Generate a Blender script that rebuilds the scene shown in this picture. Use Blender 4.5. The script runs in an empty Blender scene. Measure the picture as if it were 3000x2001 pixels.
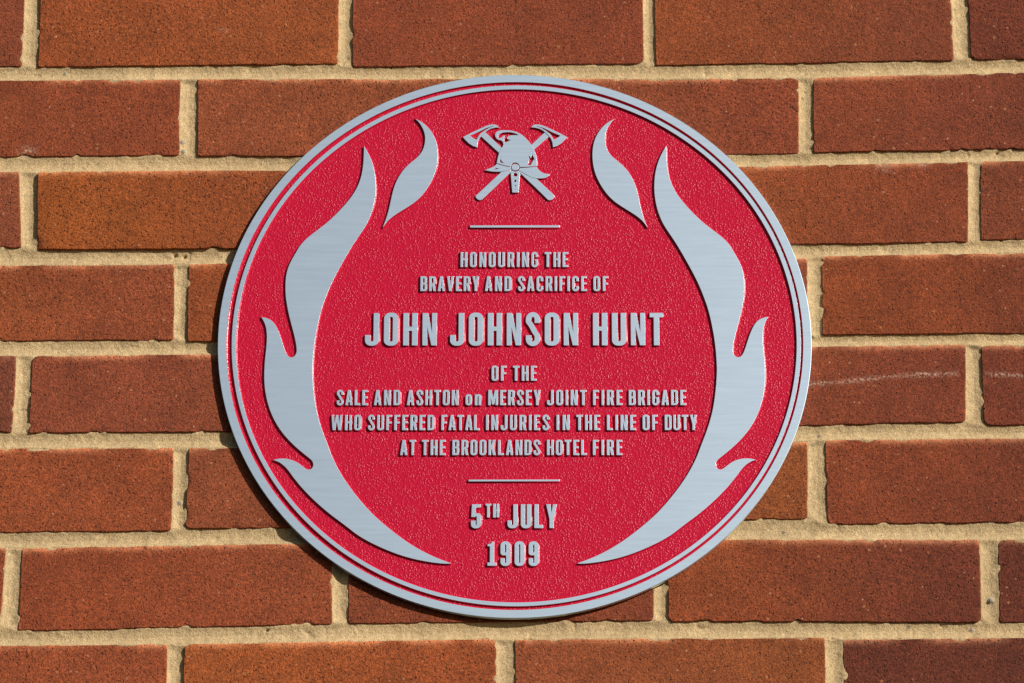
import bpy, math
import numpy as np
from mathutils import Vector
from mathutils.geometry import tessellate_polygon

SC = bpy.context.scene
COL = SC.collection
MM = 0.001
ZC = 2.9                      # height of the plaque centre above the pavement, metres
PLAQUE_FRONT = 4.5            # mm from the wall to the metal faces
PLAQUE_BACK = 1.2
FIELD_DEPTH = 1.5             # mm the red ground lies below the metal faces

# ------------------------------------------------------------------ camera
cam = bpy.data.cameras.new('camera')
cam.sensor_width = 36.0
cam.lens = 36.0 * 13452.25 / 3000.0
cam.clip_start = 0.05
cam.clip_end = 200.0
cam_ob = bpy.data.objects.new('camera', cam)
COL.objects.link(cam_ob)
cam_ob.location = ((3.4927 + 2.1733) * MM, -2973.53 * MM, (-1357.216 + 45.178) * MM + ZC)
cam_ob.rotation_euler = (1.98646, 0.00762, 0.00589)
SC.camera = cam_ob

# ------------------------------------------------------------------ light
SUN_A, SUN_E = 1.22, 0.66     # sideways and downward shadow length per unit of relief
sun_dir = Vector((SUN_A, -1.0, SUN_E)).normalized()      # towards the sun
elev = math.asin(sun_dir.z)
azim = math.atan2(sun_dir.x, sun_dir.y)
world = bpy.data.worlds.new('World')
SC.world = world
world.use_nodes = True
wn = world.node_tree.nodes
bg = wn['Background']
sky = wn.new('ShaderNodeTexSky')
sky.sky_type = 'NISHITA'
sky.sun_disc = False
sky.sun_elevation = elev
sky.sun_rotation = azim
world.node_tree.links.new(sky.outputs['Color'], bg.inputs['Color'])
bg.inputs['Strength'].default_value = 0.05
sl = bpy.data.lights.new('sun', 'SUN')
sl.energy = 5.0
sl.angle = math.radians(0.5)
sl.color = (1.0, 0.94, 0.86)
sun_ob = bpy.data.objects.new('sun', sl)
COL.objects.link(sun_ob)
sun_ob.rotation_euler = sun_dir.to_track_quat('Z', 'Y').to_euler()
sun_ob.location = (1.5, -2.0, ZC + 1.5)

SC.view_settings.view_transform = 'Standard'
SC.view_settings.look = 'None'
SC.view_settings.gamma = 1.0
SC.view_settings.exposure = 0.0
SC.view_settings.use_curve_mapping = False

# ------------------------------------------------------------------ measurements (mm, plaque or wall plane)
SMALL = [[[-72.13,174.3],[-68.27,172.58],[-64.94,169.69],[-62.16,166.61],[-59.65,162.93],[-57.69,158.64],[-56.39,154.35],[-55.75,149.77],[-55.54,144.89],[-55.71,140.01],[-56.38,135.13],[-57.44,130.57],[-59.04,126.01],[-61.18,121.46],[-64.14,116.3],[-67.64,111.46],[-71.43,107.53],[-76.85,103.61],[-82.26,99.99],[-86.58,96.97],[-90.36,93.66],[-92.51,90.95],[-94.36,87.64]],[[-94.36,87.64],[-92.52,92.76],[-90.7,98.78],[-89.42,105.43],[-88.41,111.48],[-87.28,117.54],[-85.81,122.38],[-83.95,126.94],[-81.54,131.2],[-78.58,135.45],[-75.05,139.11],[-71.25,142.15],[-68.54,144.89],[-66.37,148.55],[-65.05,152.84],[-64.49,157.73],[-64.86,162.02],[-66.0,165.7],[-67.96,169.69],[-70.2,172.76],[-72.13,174.3]]]
BIG = [[[-108.74,152.35],[-108.69,149.3],[-108.78,143.8],[-108.97,138.32],[-109.54,132.22],[-110.54,126.75],[-112.12,121.9],[-114.22,116.74],[-116.88,112.2],[-120.34,107.06],[-124.62,101.93],[-129.44,96.2],[-134.25,91.37],[-139.62,86.56],[-144.98,82.36],[-149.78,77.85],[-154.03,72.76],[-155.7,67.75],[-158.07,64.17],[-159.88,59.98],[-161.42,55.8],[-162.42,51.62],[-162.85,46.85],[-163.0,41.49],[-162.73,36.14],[-162.24,31.39],[-161.29,25.46],[-159.8,18.35],[-157.74,10.66],[-155.69,2.99],[-154.49,-2.31],[-153.74,-7.61],[-153.8,-9.96],[-154.56,-12.02],[-155.88,-13.48],[-157.48,-14.07],[-159.1,-13.65],[-160.48,-12.31],[-161.6,-10.25],[-162.74,-7.02],[-164.2,-2.31],[-165.65,2.4],[-167.38,7.13],[-169.36,11.26],[-171.3,13.92],[-173.51,15.69],[-175.96,16.87],[-179.49,17.47]],[[-179.49,17.47],[-177.53,14.22],[-176.37,11.26],[-175.58,7.72],[-175.11,3.59],[-175.11,-1.13],[-175.32,-5.83],[-175.75,-10.54],[-176.1,-15.82],[-176.32,-20.13],[-176.41,-27.75],[-176.11,-33.59],[-175.44,-39.43],[-174.21,-45.84],[-172.75,-51.08],[-170.74,-56.89],[-168.2,-62.4],[-165.14,-67.92],[-161.55,-72.83],[-157.17,-78.04],[-152.26,-82.95],[-147.37,-87.27],[-143.58,-90.45],[-141.41,-92.18],[-140.48,-93.9],[-140.28,-95.92],[-140.77,-97.92],[-142.07,-99.24],[-143.66,-99.65],[-145.28,-99.07],[-147.43,-97.34],[-149.88,-95.05],[-152.85,-93.03],[-156.35,-91.59],[-160.09,-90.9],[-163.29,-90.84],[-166.47,-91.3],[-168.49,-92.05]],[[-168.49,-92.05],[-165.91,-92.73],[-162.94,-94.46],[-159.96,-97.06],[-157.21,-100.5],[-154.51,-104.81],[-150.13,-110.54],[-145.23,-116.27],[-139.81,-121.99],[-133.87,-127.7],[-127.39,-133.4],[-120.95,-138.53],[-114.52,-143.08],[-110.49,-147.56],[-102.49,-152.39],[-94.5,-156.63],[-86.52,-160.32],[-78.57,-163.43],[-70.62,-165.97],[-62.69,-167.67],[-54.76,-169.08],[-47.91,-169.76],[-43.58,-169.65]],[[-43.58,-169.37],[-50.56,-166.83],[-57.45,-163.72],[-65.41,-159.47],[-73.92,-154.09],[-82.46,-147.29],[-90.48,-140.46],[-98.0,-133.64],[-105.01,-125.65],[-113.93,-113.99],[-118.3,-107.11],[-122.13,-100.8],[-125.44,-94.19],[-128.49,-87.57],[-129.59,-82.95],[-132.1,-77.18],[-134.36,-70.82],[-136.34,-65.03],[-138.06,-58.65],[-139.52,-52.26],[-140.62,-45.28],[-141.59,-37.12],[-142.2,-30.1],[-142.5,-23.08],[-142.52,-22.28],[-142.37,-16.42],[-142.1,-10.55],[-141.63,-4.67],[-140.99,1.21],[-140.14,7.11],[-139.16,13.01],[-138.18,18.33],[-136.94,23.66],[-135.42,29.0],[-133.62,34.34],[-131.57,40.29],[-129.49,45.35],[-126.37,52.5],[-122.69,59.95],[-119.54,65.93],[-116.77,71.83],[-113.33,77.52],[-110.15,82.94],[-107.49,87.14],[-104.84,92.26],[-102.75,98.29],[-101.35,103.72],[-100.44,109.16],[-99.87,114.61],[-99.78,120.07],[-100.03,126.14],[-100.88,132.22],[-102.22,138.0],[-104.23,143.5],[-106.48,148.38],[-108.74,152.35]]]
EM = {"axe_head_out":[[-37.52,159.53],[-31.6,162.96],[-25.02,166.4],[-20.63,168.6],[-17.11,169.72],[-14.03,169.57],[-12.49,168.6],[-11.6,167.37],[-14.02,167.22],[-17.53,166.29],[-19.95,164.91],[-21.49,163.54],[-24.47,160.26],[-25.86,158.3],[-26.95,155.12],[-27.36,151.45],[-30.22,152.42],[-33.31,154.63],[-35.53,157.08]],"axe_head_hole":[[-32.69,160.61],[-26.77,163.45],[-20.62,166.88],[-16.22,168.35],[-14.9,168.44],[-18.86,166.87],[-22.37,164.43],[-24.99,162.23],[-26.75,159.53],[-27.83,157.32],[-30.26,158.79]],"handle_up":[[-21.31,163.35],[-9.35,150.7],[-6.93,147.76],[-9.56,144.93],[-12.19,147.77],[-24.28,160.06]],"handle_lo":[[4.15,130.49],[2.53,132.24],[6.69,135.06],[15.46,126.3],[28.13,113.19],[28.22,111.49],[26.82,109.8],[25.28,109.21],[23.97,109.31],[14.15,119.98]],"axe2_head_out":[[37.65,159.47],[31.73,162.91],[25.14,166.35],[20.74,168.56],[17.22,169.7],[14.14,169.56],[12.6,168.57],[11.72,167.34],[14.14,167.2],[17.66,166.26],[20.08,164.88],[21.62,163.51],[24.61,160.22],[26.01,158.26],[27.1,155.07],[27.44,151.4],[30.39,152.38],[33.47,154.58],[35.67,157.02]],"axe2_head_hole":[[32.82,160.56],[26.9,163.41],[20.74,166.85],[16.34,168.33],[15.02,168.42],[18.98,166.84],[22.5,164.39],[25.13,162.18],[26.8,159.48],[27.9,157.28],[30.4,158.74]],"handle2_up":[[21.44,163.32],[11.94,153.52],[9.31,150.69],[11.29,146.77],[13.84,149.7],[24.43,160.02]],"handle2_lo":[[-3.6,130.93],[-2.51,133.85],[-7.33,135.08],[-10.39,130.94],[-28.03,112.74],[-28.03,111.53],[-26.5,109.83],[-24.96,109.25],[-23.44,109.83],[-14.29,119.52]],"dome":[[-13.05,138.74],[-12.61,141.41],[-12.06,144.1],[-11.1,147.77],[-9.79,150.45],[-8.7,152.16],[-8.26,153.88],[-8.71,155.59],[-9.81,156.82],[-11.57,157.22],[-13.11,158.04],[-14.08,159.76],[-14.36,161.48],[-13.92,162.95],[-12.69,164.17],[-10.49,164.91],[-6.97,165.0],[-2.58,164.75],[0.94,163.67],[4.03,161.96],[6.67,159.74],[9.09,157.05],[11.07,154.1],[12.82,151.17],[14.14,148.23],[15.24,144.32],[15.81,140.42],[15.9,137.49],[15.68,136.52],[11.07,135.79],[7.13,135.56],[3.54,135.55],[3.27,136.92],[2.39,138.24],[1.2,138.97],[0.2,139.12],[-0.86,138.97],[-1.99,138.24],[-2.82,137.02],[-3.09,135.95],[-5.58,136.39],[-8.22,137.03],[-10.85,137.9]],"curl":[[2.93,160.88],[0.5,162.44],[-2.57,163.33],[-5.66,163.53],[-8.73,163.19],[-10.7,162.21],[-12.02,160.74],[-12.24,159.52],[-11.57,158.78],[-10.47,158.78],[-9.38,159.52],[-8.5,160.74],[-7.71,160.59],[-7.4,159.51],[-8.05,158.04],[-7.83,156.57],[-6.95,154.86],[-5.19,156.08],[-2.77,157.2],[-4.76,157.55],[-5.64,158.28],[-5.64,159.51],[-4.33,160.49],[-2.13,160.98],[0.51,160.97]],"sliver":[[-10.21,143.13],[-9.77,140.68],[-8.88,139.46],[-7.56,138.58],[-9.54,138.88],[-11.08,139.71]],"flash":[[11.82,148.72],[12.39,145.8],[13.48,143.35],[14.36,140.43],[13.48,141.4],[12.39,139.45],[11.29,137.01],[8.88,137.11],[9.75,138.96],[10.19,140.92],[9.75,145.31],[11.29,142.62],[12.17,144.57]],"brim_left":[[-13.13,138.1],[-10.85,137.22],[-8.21,136.4],[-5.59,135.75],[-3.08,135.42],[-2.82,134.2],[-4.7,133.37],[-6.45,132.64],[-8.2,132.06],[-10.39,131.82],[-12.58,131.76],[-16.96,132.01],[-21.57,133.04],[-19.6,133.77],[-17.85,134.59],[-15.23,135.81],[-13.92,136.93]],"squiggle":[[-16.09,133.38],[-13.9,134.35],[-14.13,135.18],[-12.82,134.49],[-10.84,134.93],[-12.37,134.01],[-13.03,133.77],[-14.34,133.62]],"brim_right":[[3.53,134.73],[6.25,134.78],[9.32,134.97],[15.46,135.94],[16.34,134.32],[17.21,133.11],[18.52,131.89],[19.84,130.92],[22.46,129.94],[24.87,129.8],[24.65,128.73],[22.9,127.27],[21.15,126.68],[19.39,126.44],[15.45,126.55],[11.08,127.76],[7.14,130.2],[4.5,131.9],[2.53,132.73],[3.27,133.85]],"strap":[[-3.16,131.91],[-1.85,132.74],[-0.97,132.05],[0.21,131.76],[1.44,132.05],[2.31,132.63],[3.72,131.17],[3.63,130.2],[2.56,115.24],[-1.82,115.24],[-2.94,129.72]]}
DOTS = [[0.21,135.41,2.63],[0.35,129.33,1.49],[0.22,124.46,0.96],[0.23,120.72,0.57],[0.28,117.72,0.35]]
LINES = [([('HONOURING', -38.55, 16.56), ('THE', 21.32, 38.06)], 56.4, 11.68), ([('BRAVERY', -66.94, -25.22), ('AND', -21.05, -2.61), ('SACRIFICE', 2.38, 51.2), ('OF', 55.98, 66.47)], 37.59, 11.56), ([('JOHN', -105.76, -55.11), ('JOHNSON', -45.55, 44.82), ('HUNT', 55.52, 105.19)], -4.56, 25.08), ([('OF', -16.11, -5.73), ('THE', -1.09, 15.51)], -31.71, 11.45), ([('SALE', -124.89, -103.08), ('AND', -98.71, -80.29), ('ASHTON', -75.57, -39.4), ('on', -34.34, -23.53), ('MERSEY', -18.37, 18.44), ('JOINT', 22.9, 50.56), ('FIRE', 55.31, 75.73), ('BRIGADE', 80.45, 120.55)], -50.46, 11.61), ([('WHO', -128.34, -107.66), ('SUFFERED', -102.64, -56.22), ('FATAL', -51.19, -24.49), ('INJURIES', -19.85, 24.4), ('IN', 29.56, 38.52), ('THE', 43.43, 59.93), ('LINE', 64.95, 85.16), ('OF', 89.94, 100.46), ('DUTY', 105.48, 128.08)], -69.45, 11.59), ([('AT', -79.85, -68.94), ('THE', -64.74, -48.23), ('BROOKLANDS', -43.32, 18.04), ('HOTEL', 22.86, 50.59), ('FIRE', 55.0, 75.45)], -88.39, 11.55), ([('5', -30.0, -23.1), ('JULY', -4.64, 29.72)], -143.16, 17.77), ([('TH', -19.96, -10.55)], -135.25, 10.24), ([('1909', -18.46, 16.92)], -171.15, 17.91)]
BARS = [[[-31.94,89.08],[31.99,89.15],[31.98,87.53],[-31.92,87.47]],[[-31.82,-106.96],[31.7,-106.86],[31.69,-108.09],[-31.82,-108.2]]]
RINGS = [[0.08,0.06,203.89],[1.19,0.07,201.11],[1.2,-0.09,198.18]]
BLOOM = [[[189.77,-35.24],[209.24,-34.32],[220.51,-33.88],[230.77,-33.09],[241.05,-31.86],[256.46,-30.34],[271.87,-28.83],[292.38,-27.92],[312.87,-27.57]],[[331.28,-28.09],[343.53,-28.66],[358.92,-29.93]]]
BRICKS = [
 [[[-469.06,356.74],[-241.03,355.74],[-240.7,294.56],[-466.5,294.46]],[[-228.63,355.61],[-16.36,353.48],[-17.2,291.16],[-227.38,293.56]],[[-5.7,353.37],[207.9,352.08],[205.9,291.13],[-6.38,291.1]],[[218.06,352.1],[428.61,355.8],[426.13,293.44],[216.5,291.65]]],
 [[[-586.88,285.3],[-356.8,285.24],[-356.8,222.94],[-586.88,223.0]],[[-345.1,284.57],[-126.53,284.7],[-126.53,222.4],[-345.1,222.27]],[[-116.34,282.33],[95.9,282.66],[95.9,220.36],[-116.34,220.03]],[[104.31,281.18],[321.25,283.05],[321.25,220.75],[104.31,218.88]],[[333.68,283.5],[547.0,282.91],[547.0,220.61],[333.68,221.2]]],
 [[[-469.06,212.14],[-241.03,211.14],[-240.7,149.96],[-466.5,149.86]],[[-228.63,211.01],[-16.36,208.88],[-17.2,146.56],[-227.38,148.96]],[[-5.7,208.77],[207.9,207.48],[205.9,146.53],[-6.38,146.5]],[[218.06,207.5],[428.61,211.2],[426.13,148.84],[216.5,147.05]]],
 [[[-578.58,138.41],[-355.49,137.66],[-352.12,77.54],[-575.26,77.91]],[[-342.2,137.25],[-127.35,136.36],[-126.86,74.41],[-340.83,75.57]],[[-116.29,136.33],[99.92,135.66],[98.69,73.85],[-116.13,74.38]],[[110.48,135.63],[327.74,138.35],[324.46,74.94],[109.42,73.83]],[[336.36,138.81],[552.06,139.34],[548.53,76.18],[333.81,76.68]]],
 [[[-464.21,63.76],[-241.99,63.27],[-241.66,4.3],[-462.53,5.23]],[[-232.0,63.21],[-17.18,63.18],[-18.01,2.21],[-231.71,2.73]],[[-6.71,63.18],[209.26,63.51],[207.45,2.33],[-7.38,2.21]],[[219.53,64.7],[434.61,66.68],[431.93,3.22],[218.12,3.54]]],
 [[[-576.74,-5.91],[-352.51,-6.75],[-353.26,-65.86],[-575.33,-65.6]],[[-341.37,-7.52],[-131.06,-6.88],[-131.51,-66.89],[-341.5,-66.13]],[[-121.16,-6.86],[93.47,-6.39],[92.52,-67.32],[-121.2,-66.91]],[[104.57,-6.37],[318.97,-4.88],[316.13,-64.56],[103.78,-67.34]],[[329.78,-5.92],[548.38,-5.92],[544.81,-68.61],[328.94,-67.11]]],
 [[[-459.62,-77.57],[-239.34,-78.56],[-239.62,-141.06],[-458.39,-140.41]],[[-229.04,-78.91],[-18.7,-78.47],[-19.28,-139.13],[-230.39,-139.66]],[[-7.7,-78.44],[204.74,-78.35],[202.79,-136.31],[-8.36,-139.11]],[[216.98,-77.11],[432.94,-77.53],[431.42,-140.08],[216.64,-140.79]]],
 [[[-576.92,-151.84],[-354.39,-152.19],[-355.99,-210.94],[-576.62,-210.65]],[[-343.45,-153.05],[-127.94,-151.12],[-127.45,-211.01],[-343.88,-213.91]],[[-117.03,-151.12],[96.34,-151.04],[94.08,-210.85],[-116.39,-210.79]],[[105.35,-151.04],[321.63,-153.29],[320.3,-214.31],[104.06,-211.69]],[[334.18,-153.41],[541.94,-152.96],[538.37,-214.83],[332.52,-214.43]]],
 [[[-464.01,-225.54],[-240.81,-224.64],[-240.81,-286.94],[-464.01,-287.84]],[[-229.06,-224.92],[-14.58,-223.28],[-14.58,-285.58],[-229.06,-287.22]],[[-1.66,-223.9],[211.33,-224.54],[211.33,-286.84],[-1.66,-286.2]],[[223.74,-225.61],[442.48,-225.95],[442.48,-288.25],[223.74,-287.91]]],
 [[[-576.92,-296.44],[-354.39,-296.79],[-355.99,-355.54],[-576.62,-355.25]],[[-343.45,-297.65],[-127.94,-295.72],[-127.45,-355.61],[-343.88,-358.51]],[[-117.03,-295.72],[96.34,-295.64],[94.08,-355.45],[-116.39,-355.39]],[[105.35,-295.64],[321.63,-297.89],[320.3,-358.91],[104.06,-356.29]],[[334.18,-298.01],[541.94,-297.56],[538.37,-359.43],[332.52,-359.03]]],
]
PEBBLES = [[-238.7, 160.8, 1.5], [-237.6, 153.4, 1.7], [327.2, -197.8, 2.0], [-234.6, -119.4, 1.6], [197.6, -107.1, 1.2], [-325.1, 217.9, 1.2], [313.3, -219.0, 1.3]]
HOLES = [[-172.4, -214.5, 0.9], [209.8, 191.4, 0.6], [348.7, 145.9, 0.8], [-242.2, 70.9, 1.3], [-235.3, 70.0, 1.2], [208.6, 2.1, 1.6]]
SCUFFS = [[-350.2, 154.3, 4.5], [-210.5, 250.5, 2.4], [267.0, 135.8, 5.0], [294.1, 137.7, 4.0]]

# ------------------------------------------------------------------ helpers
def hash2(ix, iy, seed):
    n = (ix.astype(np.int64) * 374761393 + iy.astype(np.int64) * 668265263 + int(seed) * 974711) & 0xFFFFFFFF
    n = ((n ^ (n >> 13)) * 1274126177) & 0xFFFFFFFF
    n = (n ^ (n >> 16)) & 0xFFFFFFFF
    return n.astype(np.float64) / 4294967295.0

def vnoise(x, y, seed):
    x = np.asarray(x, float); y = np.asarray(y, float)
    ix = np.floor(x); iy = np.floor(y)
    fx = x - ix; fy = y - iy
    fx = fx * fx * (3 - 2 * fx); fy = fy * fy * (3 - 2 * fy)
    a = hash2(ix, iy, seed); b = hash2(ix + 1, iy, seed)
    c = hash2(ix, iy + 1, seed); d = hash2(ix + 1, iy + 1, seed)
    return (a * (1 - fx) + b * fx) * (1 - fy) + (c * (1 - fx) + d * fx) * fy * 1.0

def fbm(x, y, seed, octaves=3):
    s = 0.0; a = 0.5; t = 0.0
    for o in range(octaves):
        s = s + a * (vnoise(x * 2 ** o, y * 2 ** o, seed + 17 * o) - 0.5) * 2
        t += a; a *= 0.5
    return s / t

def link(name, me, mats, parent=None):
    for m in mats:
        me.materials.append(m)
    ob = bpy.data.objects.new(name, me)
    COL.objects.link(ob)
    if parent is not None:
        ob.parent = parent
    return ob

def thing(name, label, cat, loc):
    o = bpy.data.objects.new(name, None)
    COL.objects.link(o)
    o.empty_display_size = 0.02
    o.location = loc
    o['label'] = label
    o['category'] = cat
    return o

# ------------------------------------------------------------------ materials
class Nodes:
    def __init__(self, name):
        self.mat = bpy.data.materials.new(name)
        self.mat.use_nodes = True
        self.t = self.mat.node_tree
        self.b = self.t.nodes['Principled BSDF']
        self.tc = self.t.nodes.new('ShaderNodeTexCoord')
    def n(self, kind, **kw):
        nd = self.t.nodes.new('ShaderNode' + kind)
        for k, v in kw.items():
            if hasattr(nd, k):
                setattr(nd, k, v)
            else:
                nd.inputs[k.replace('_', ' ')].default_value = v
        return nd
    def l(self, a, b):
        self.t.links.new(a, b)
    def coords(self, scale=(1, 1, 1)):
        mp = self.n('Mapping')
        mp.inputs['Scale'].default_value = scale
        self.l(self.tc.outputs['Object'], mp.inputs['Vector'])
        return mp.outputs['Vector']
    def noise(self, scale, detail=2.0, rough=0.5, vec=None):
        nd = self.n('TexNoise', Scale=scale, Detail=detail, Roughness=rough)
        self.l(vec if vec is not None else self.tc.outputs['Object'], nd.inputs['Vector'])
        return nd.outputs['Fac']
    def voronoi(self, scale, feature='F1', out='Distance', rand=1.0, vec=None):
        nd = self.n('TexVoronoi', feature=feature, Scale=scale, Randomness=rand)
        self.l(vec if vec is not None else self.tc.outputs['Object'], nd.inputs['Vector'])
        return nd.outputs[out]
    def ramp(self, fac, stops, interp='LINEAR'):
        r = self.n('ValToRGB')
        r.color_ramp.interpolation = interp
        els = r.color_ramp.elements
        while len(els) < len(stops):
            els.new(0.5)
        for e, (p, c) in zip(els, stops):
            e.position = p
            e.color = (c, c, c, 1) if not hasattr(c, '__len__') else (*c, 1)
        self.l(fac, r.inputs['Fac'])
        return r.outputs['Color']
    def mix(self, fac, a, b, blend='MIX'):
        m = self.n('Mix', data_type='RGBA', blend_type=blend)
        for sock, v in ((m.inputs[0], fac), (m.inputs[6], a), (m.inputs[7], b)):
            if hasattr(v, 'is_output'):
                self.l(v, sock)
            elif hasattr(v, '__len__'):
                sock.default_value = (*v, 1)
            else:
                sock.default_value = v
        return m.outputs[2]
    def math(self, op, a, b=0.0):
        m = self.n('Math', operation=op)
        for sock, v in ((m.inputs[0], a), (m.inputs[1], b)):
            if hasattr(v, 'is_output'):
                self.l(v, sock)
            else:
                sock.default_value = v
        return m.outputs[0]
    def bump(self, height, dist, strength=1.0, normal=None):
        b = self.n('Bump', Strength=strength, Distance=dist)
        self.l(height, b.inputs['Height'])
        if normal is not None:
            self.l(normal, b.inputs['Normal'])
        return b.outputs['Normal']

def mat_brick():
    m = Nodes('fired_clay')
    at = m.n('Attribute', attribute_name='tint')
    ed = m.n('Attribute', attribute_name='wear')       # r: rubbed arris, g: lime bloom
    sep = m.n('SeparateColor')
    m.l(ed.outputs['Color'], sep.inputs['Color'])
    grain = m.noise(880, 3, 0.7)
    patch = m.noise(28, 3, 0.6)
    c1 = m.n('SeparateColor'); m.l(m.voronoi(720, out='Color'), c1.inputs['Color'])
    c2 = m.n('SeparateColor'); m.l(m.voronoi(1250, out='Color'), c2.inputs['Color'])
    cell = m.math('ADD', m.math('MULTIPLY', c1.outputs[0], 0.6), m.math('MULTIPLY', c2.outputs[1], 0.4))
    flecks = m.voronoi(310)
    fl_cell = m.voronoi(310, out='Color')
    fsep = m.n('SeparateColor'); m.l(fl_cell, fsep.inputs['Color'])
    pits = m.noise(520, 1.5, 0.5)
    col = at.outputs['Color']
    col = m.mix(1.0, col, m.ramp(grain, [(0.30, 0.58), (0.5, 0.97), (0.70, 1.48)]), 'MULTIPLY')
    col = m.mix(1.0, col, m.ramp(cell, [(0.1, 0.70), (0.5, 0.98), (0.9, 1.38)]), 'MULTIPLY')
    col = m.mix(1.0, col, m.ramp(patch, [(0.3, 0.84), (0.7, 1.16)]), 'MULTIPLY')
    # rubbed, paler arrises
    wn_ = m.ramp(m.noise(160, 3, 0.6), [(0.26, 0.0), (0.48, 1.0)])
    pale = m.mix(0.5, m.mix(1.0, col, (2.5, 2.6, 2.3), 'MULTIPLY'), (0.70, 0.33, 0.17))
    col = m.mix(m.math('MULTIPLY', sep.outputs[0], wn_), col, pale)
    # pale grit in the clay
    near = m.ramp(flecks, [(0.10, 1.0), (0.24, 0.0)])
    pick = m.ramp(fsep.outputs[0], [(0.95, 0.0), (0.98, 0.65)])
    col = m.mix(m.math('MULTIPLY', near, pick), col, (0.60, 0.36, 0.24))
    spots = m.ramp(m.voronoi(95), [(0.06, 1.0), (0.12, 0.0)])
    sp2 = m.n('SeparateColor'); m.l(m.voronoi(95, out='Color'), sp2.inputs['Color'])
    col = m.mix(m.math('MULTIPLY', spots, m.ramp(sp2.outputs[1], [(0.88, 0.0), (0.93, 0.5)])), col, (0.55, 0.27, 0.13))
    # lime bloom
    bl = m.ramp(m.noise(430, 3, 0.7), [(0.45, 0.0), (0.60, 1.0)])
    col = m.mix(m.math('MULTIPLY', sep.outputs[1], bl), col, (0.62, 0.44, 0.33))
    # dark pits
    pit = m.ramp(pits, [(0.25, 1.0), (0.34, 0.0)])
    col = m.mix(m.math('MULTIPLY', pit, 0.8), col, (0.055, 0.022, 0.014))
    m.l(col, m.b.inputs['Base Color'])
    m.b.inputs['Roughness'].default_value = 0.85
    m.b.inputs['Specular IOR Level'].default_value = 0.3
    h = m.math('ADD', m.math('ADD', m.math('MULTIPLY', grain, 0.7), m.math('MULTIPLY', cell, 0.25)), m.math('MULTIPLY', m.ramp(pits, [(0.28, 0.0), (0.40, 1.0)]), 0.8))
    h = m.math('ADD', h, m.math('MULTIPLY', m.noise(150, 2, 0.5), 0.8))
    m.l(m.bump(h, 0.0010, 0.9), m.b.inputs['Normal'])
    return m.mat

def mat_mortar():
    m = Nodes('lime_mortar')
    sand = m.noise(900, 3, 0.7)
    med = m.noise(170, 3, 0.6)
    big = m.noise(14, 2, 0.5)
    col = m.ramp(sand, [(0.28, (0.37, 0.26, 0.135)), (0.5, (0.555, 0.40, 0.21)), (0.72, (0.72, 0.555, 0.32))])
    col = m.mix(1.0, col, m.ramp(med, [(0.3, 0.86), (0.7, 1.12)]), 'MULTIPLY')
    col = m.mix(1.0, col, m.ramp(big, [(0.3, 0.90), (0.7, 1.10)]), 'MULTIPLY')
    g = m.ramp(m.voronoi(70), [(0.07, 1.0), (0.12, 0.0)])
    gs = m.n('SeparateColor'); m.l(m.voronoi(70, out='Color'), gs.inputs['Color'])
    col = m.mix(m.math('MULTIPLY', g, m.ramp(gs.outputs[0], [(0.86, 0.0), (0.88, 0.8)])), col, (0.17, 0.145, 0.12))
    ga = m.n('Attribute', attribute_name='grit')
    col = m.mix(ga.outputs['Fac'], col, (0.36, 0.32, 0.26))
    m.l(col, m.b.inputs['Base Color'])
    m.b.inputs['Roughness'].default_value = 0.95
    m.b.inputs['Specular IOR Level'].default_value = 0.2
    h = m.math('ADD', sand, m.math('MULTIPLY', med, 0.9))
    m.l(m.bump(h, 0.0009, 0.8), m.b.inputs['Normal'])
    return m.mat

def mat_metal():
    m = Nodes('brushed_aluminium')
    v = m.coords((20, 700, 720))
    streak = m.noise(4.0, 4, 0.6, v)
    v2 = m.coords((5, 90, 90))
    wide = m.noise(5.0, 2, 0.5, v2)
    col = m.ramp(streak, [(0.3, (0.725, 0.87, 1.0)), (0.7, (0.74, 0.885, 1.0))])  # blue of the reflected sky is tinted into the base colour
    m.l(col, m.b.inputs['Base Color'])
    m.b.inputs['Metallic'].default_value = 1.0
    r = m.math('ADD', m.math('MULTIPLY', streak, 0.015), m.math('MULTIPLY', wide, 0.06))
    m.l(m.math('ADD', r, 0.43), m.b.inputs['Roughness'])
    m.l(m.bump(streak, 0.000004, 0.2), m.b.inputs['Normal'])
    return m.mat

def paint_base(name):
    m = Nodes(name)
    m.b.inputs['Base Color'].default_value = (0.52, 0.006, 0.038, 1)
    m.b.inputs['Roughness'].default_value = 0.38
    m.b.inputs['Specular IOR Level'].default_value = 0.24
    return m

def mat_red_field():
    m = paint_base('red_hammered_enamel')
    v = m.coords((1.0, 1.0, 0.82))
    warp = m.n('TexNoise', Scale=500, Detail=1.0)
    m.l(v, warp.inputs['Vector'])
    mx = m.n('VectorMath', operation='MULTIPLY_ADD')
    m.l(warp.outputs['Color'], mx.inputs[0])
    mx.inputs[1].default_value = (0.0007, 0.0007, 0.0007)
    m.l(v, mx.inputs[2])
    cells = m.n('TexVoronoi', feature='SMOOTH_F1', Scale=760.0, Smoothness=0.35, Randomness=1.0)
    m.l(mx.outputs[0], cells.inputs['Vector'])
    dome = m.ramp(cells.outputs['Distance'], [(0.05, 1.0), (0.65, 0.0)], 'EASE')
    amp = m.ramp(m.noise(150, 2, 0.5, v), [(0.36, 0.62), (0.62, 1.0)])
    h = m.math('ADD', m.math('MULTIPLY', dome, amp), m.math('MULTIPLY', m.noise(260, 2, 0.5, v), 0.8))
    m.l(m.bump(h, 0.00036, 0.8), m.b.inputs['Normal'])
    return m.mat

def mat_red_edge():
    m = paint_base('red_enamel_fillet')
    m.b.inputs['Roughness'].default_value = 0.2
    m.l(m.bump(m.noise(520, 2, 0.5), 0.0004, 0.35), m.b.inputs['Normal'])
    return m.mat

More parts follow.
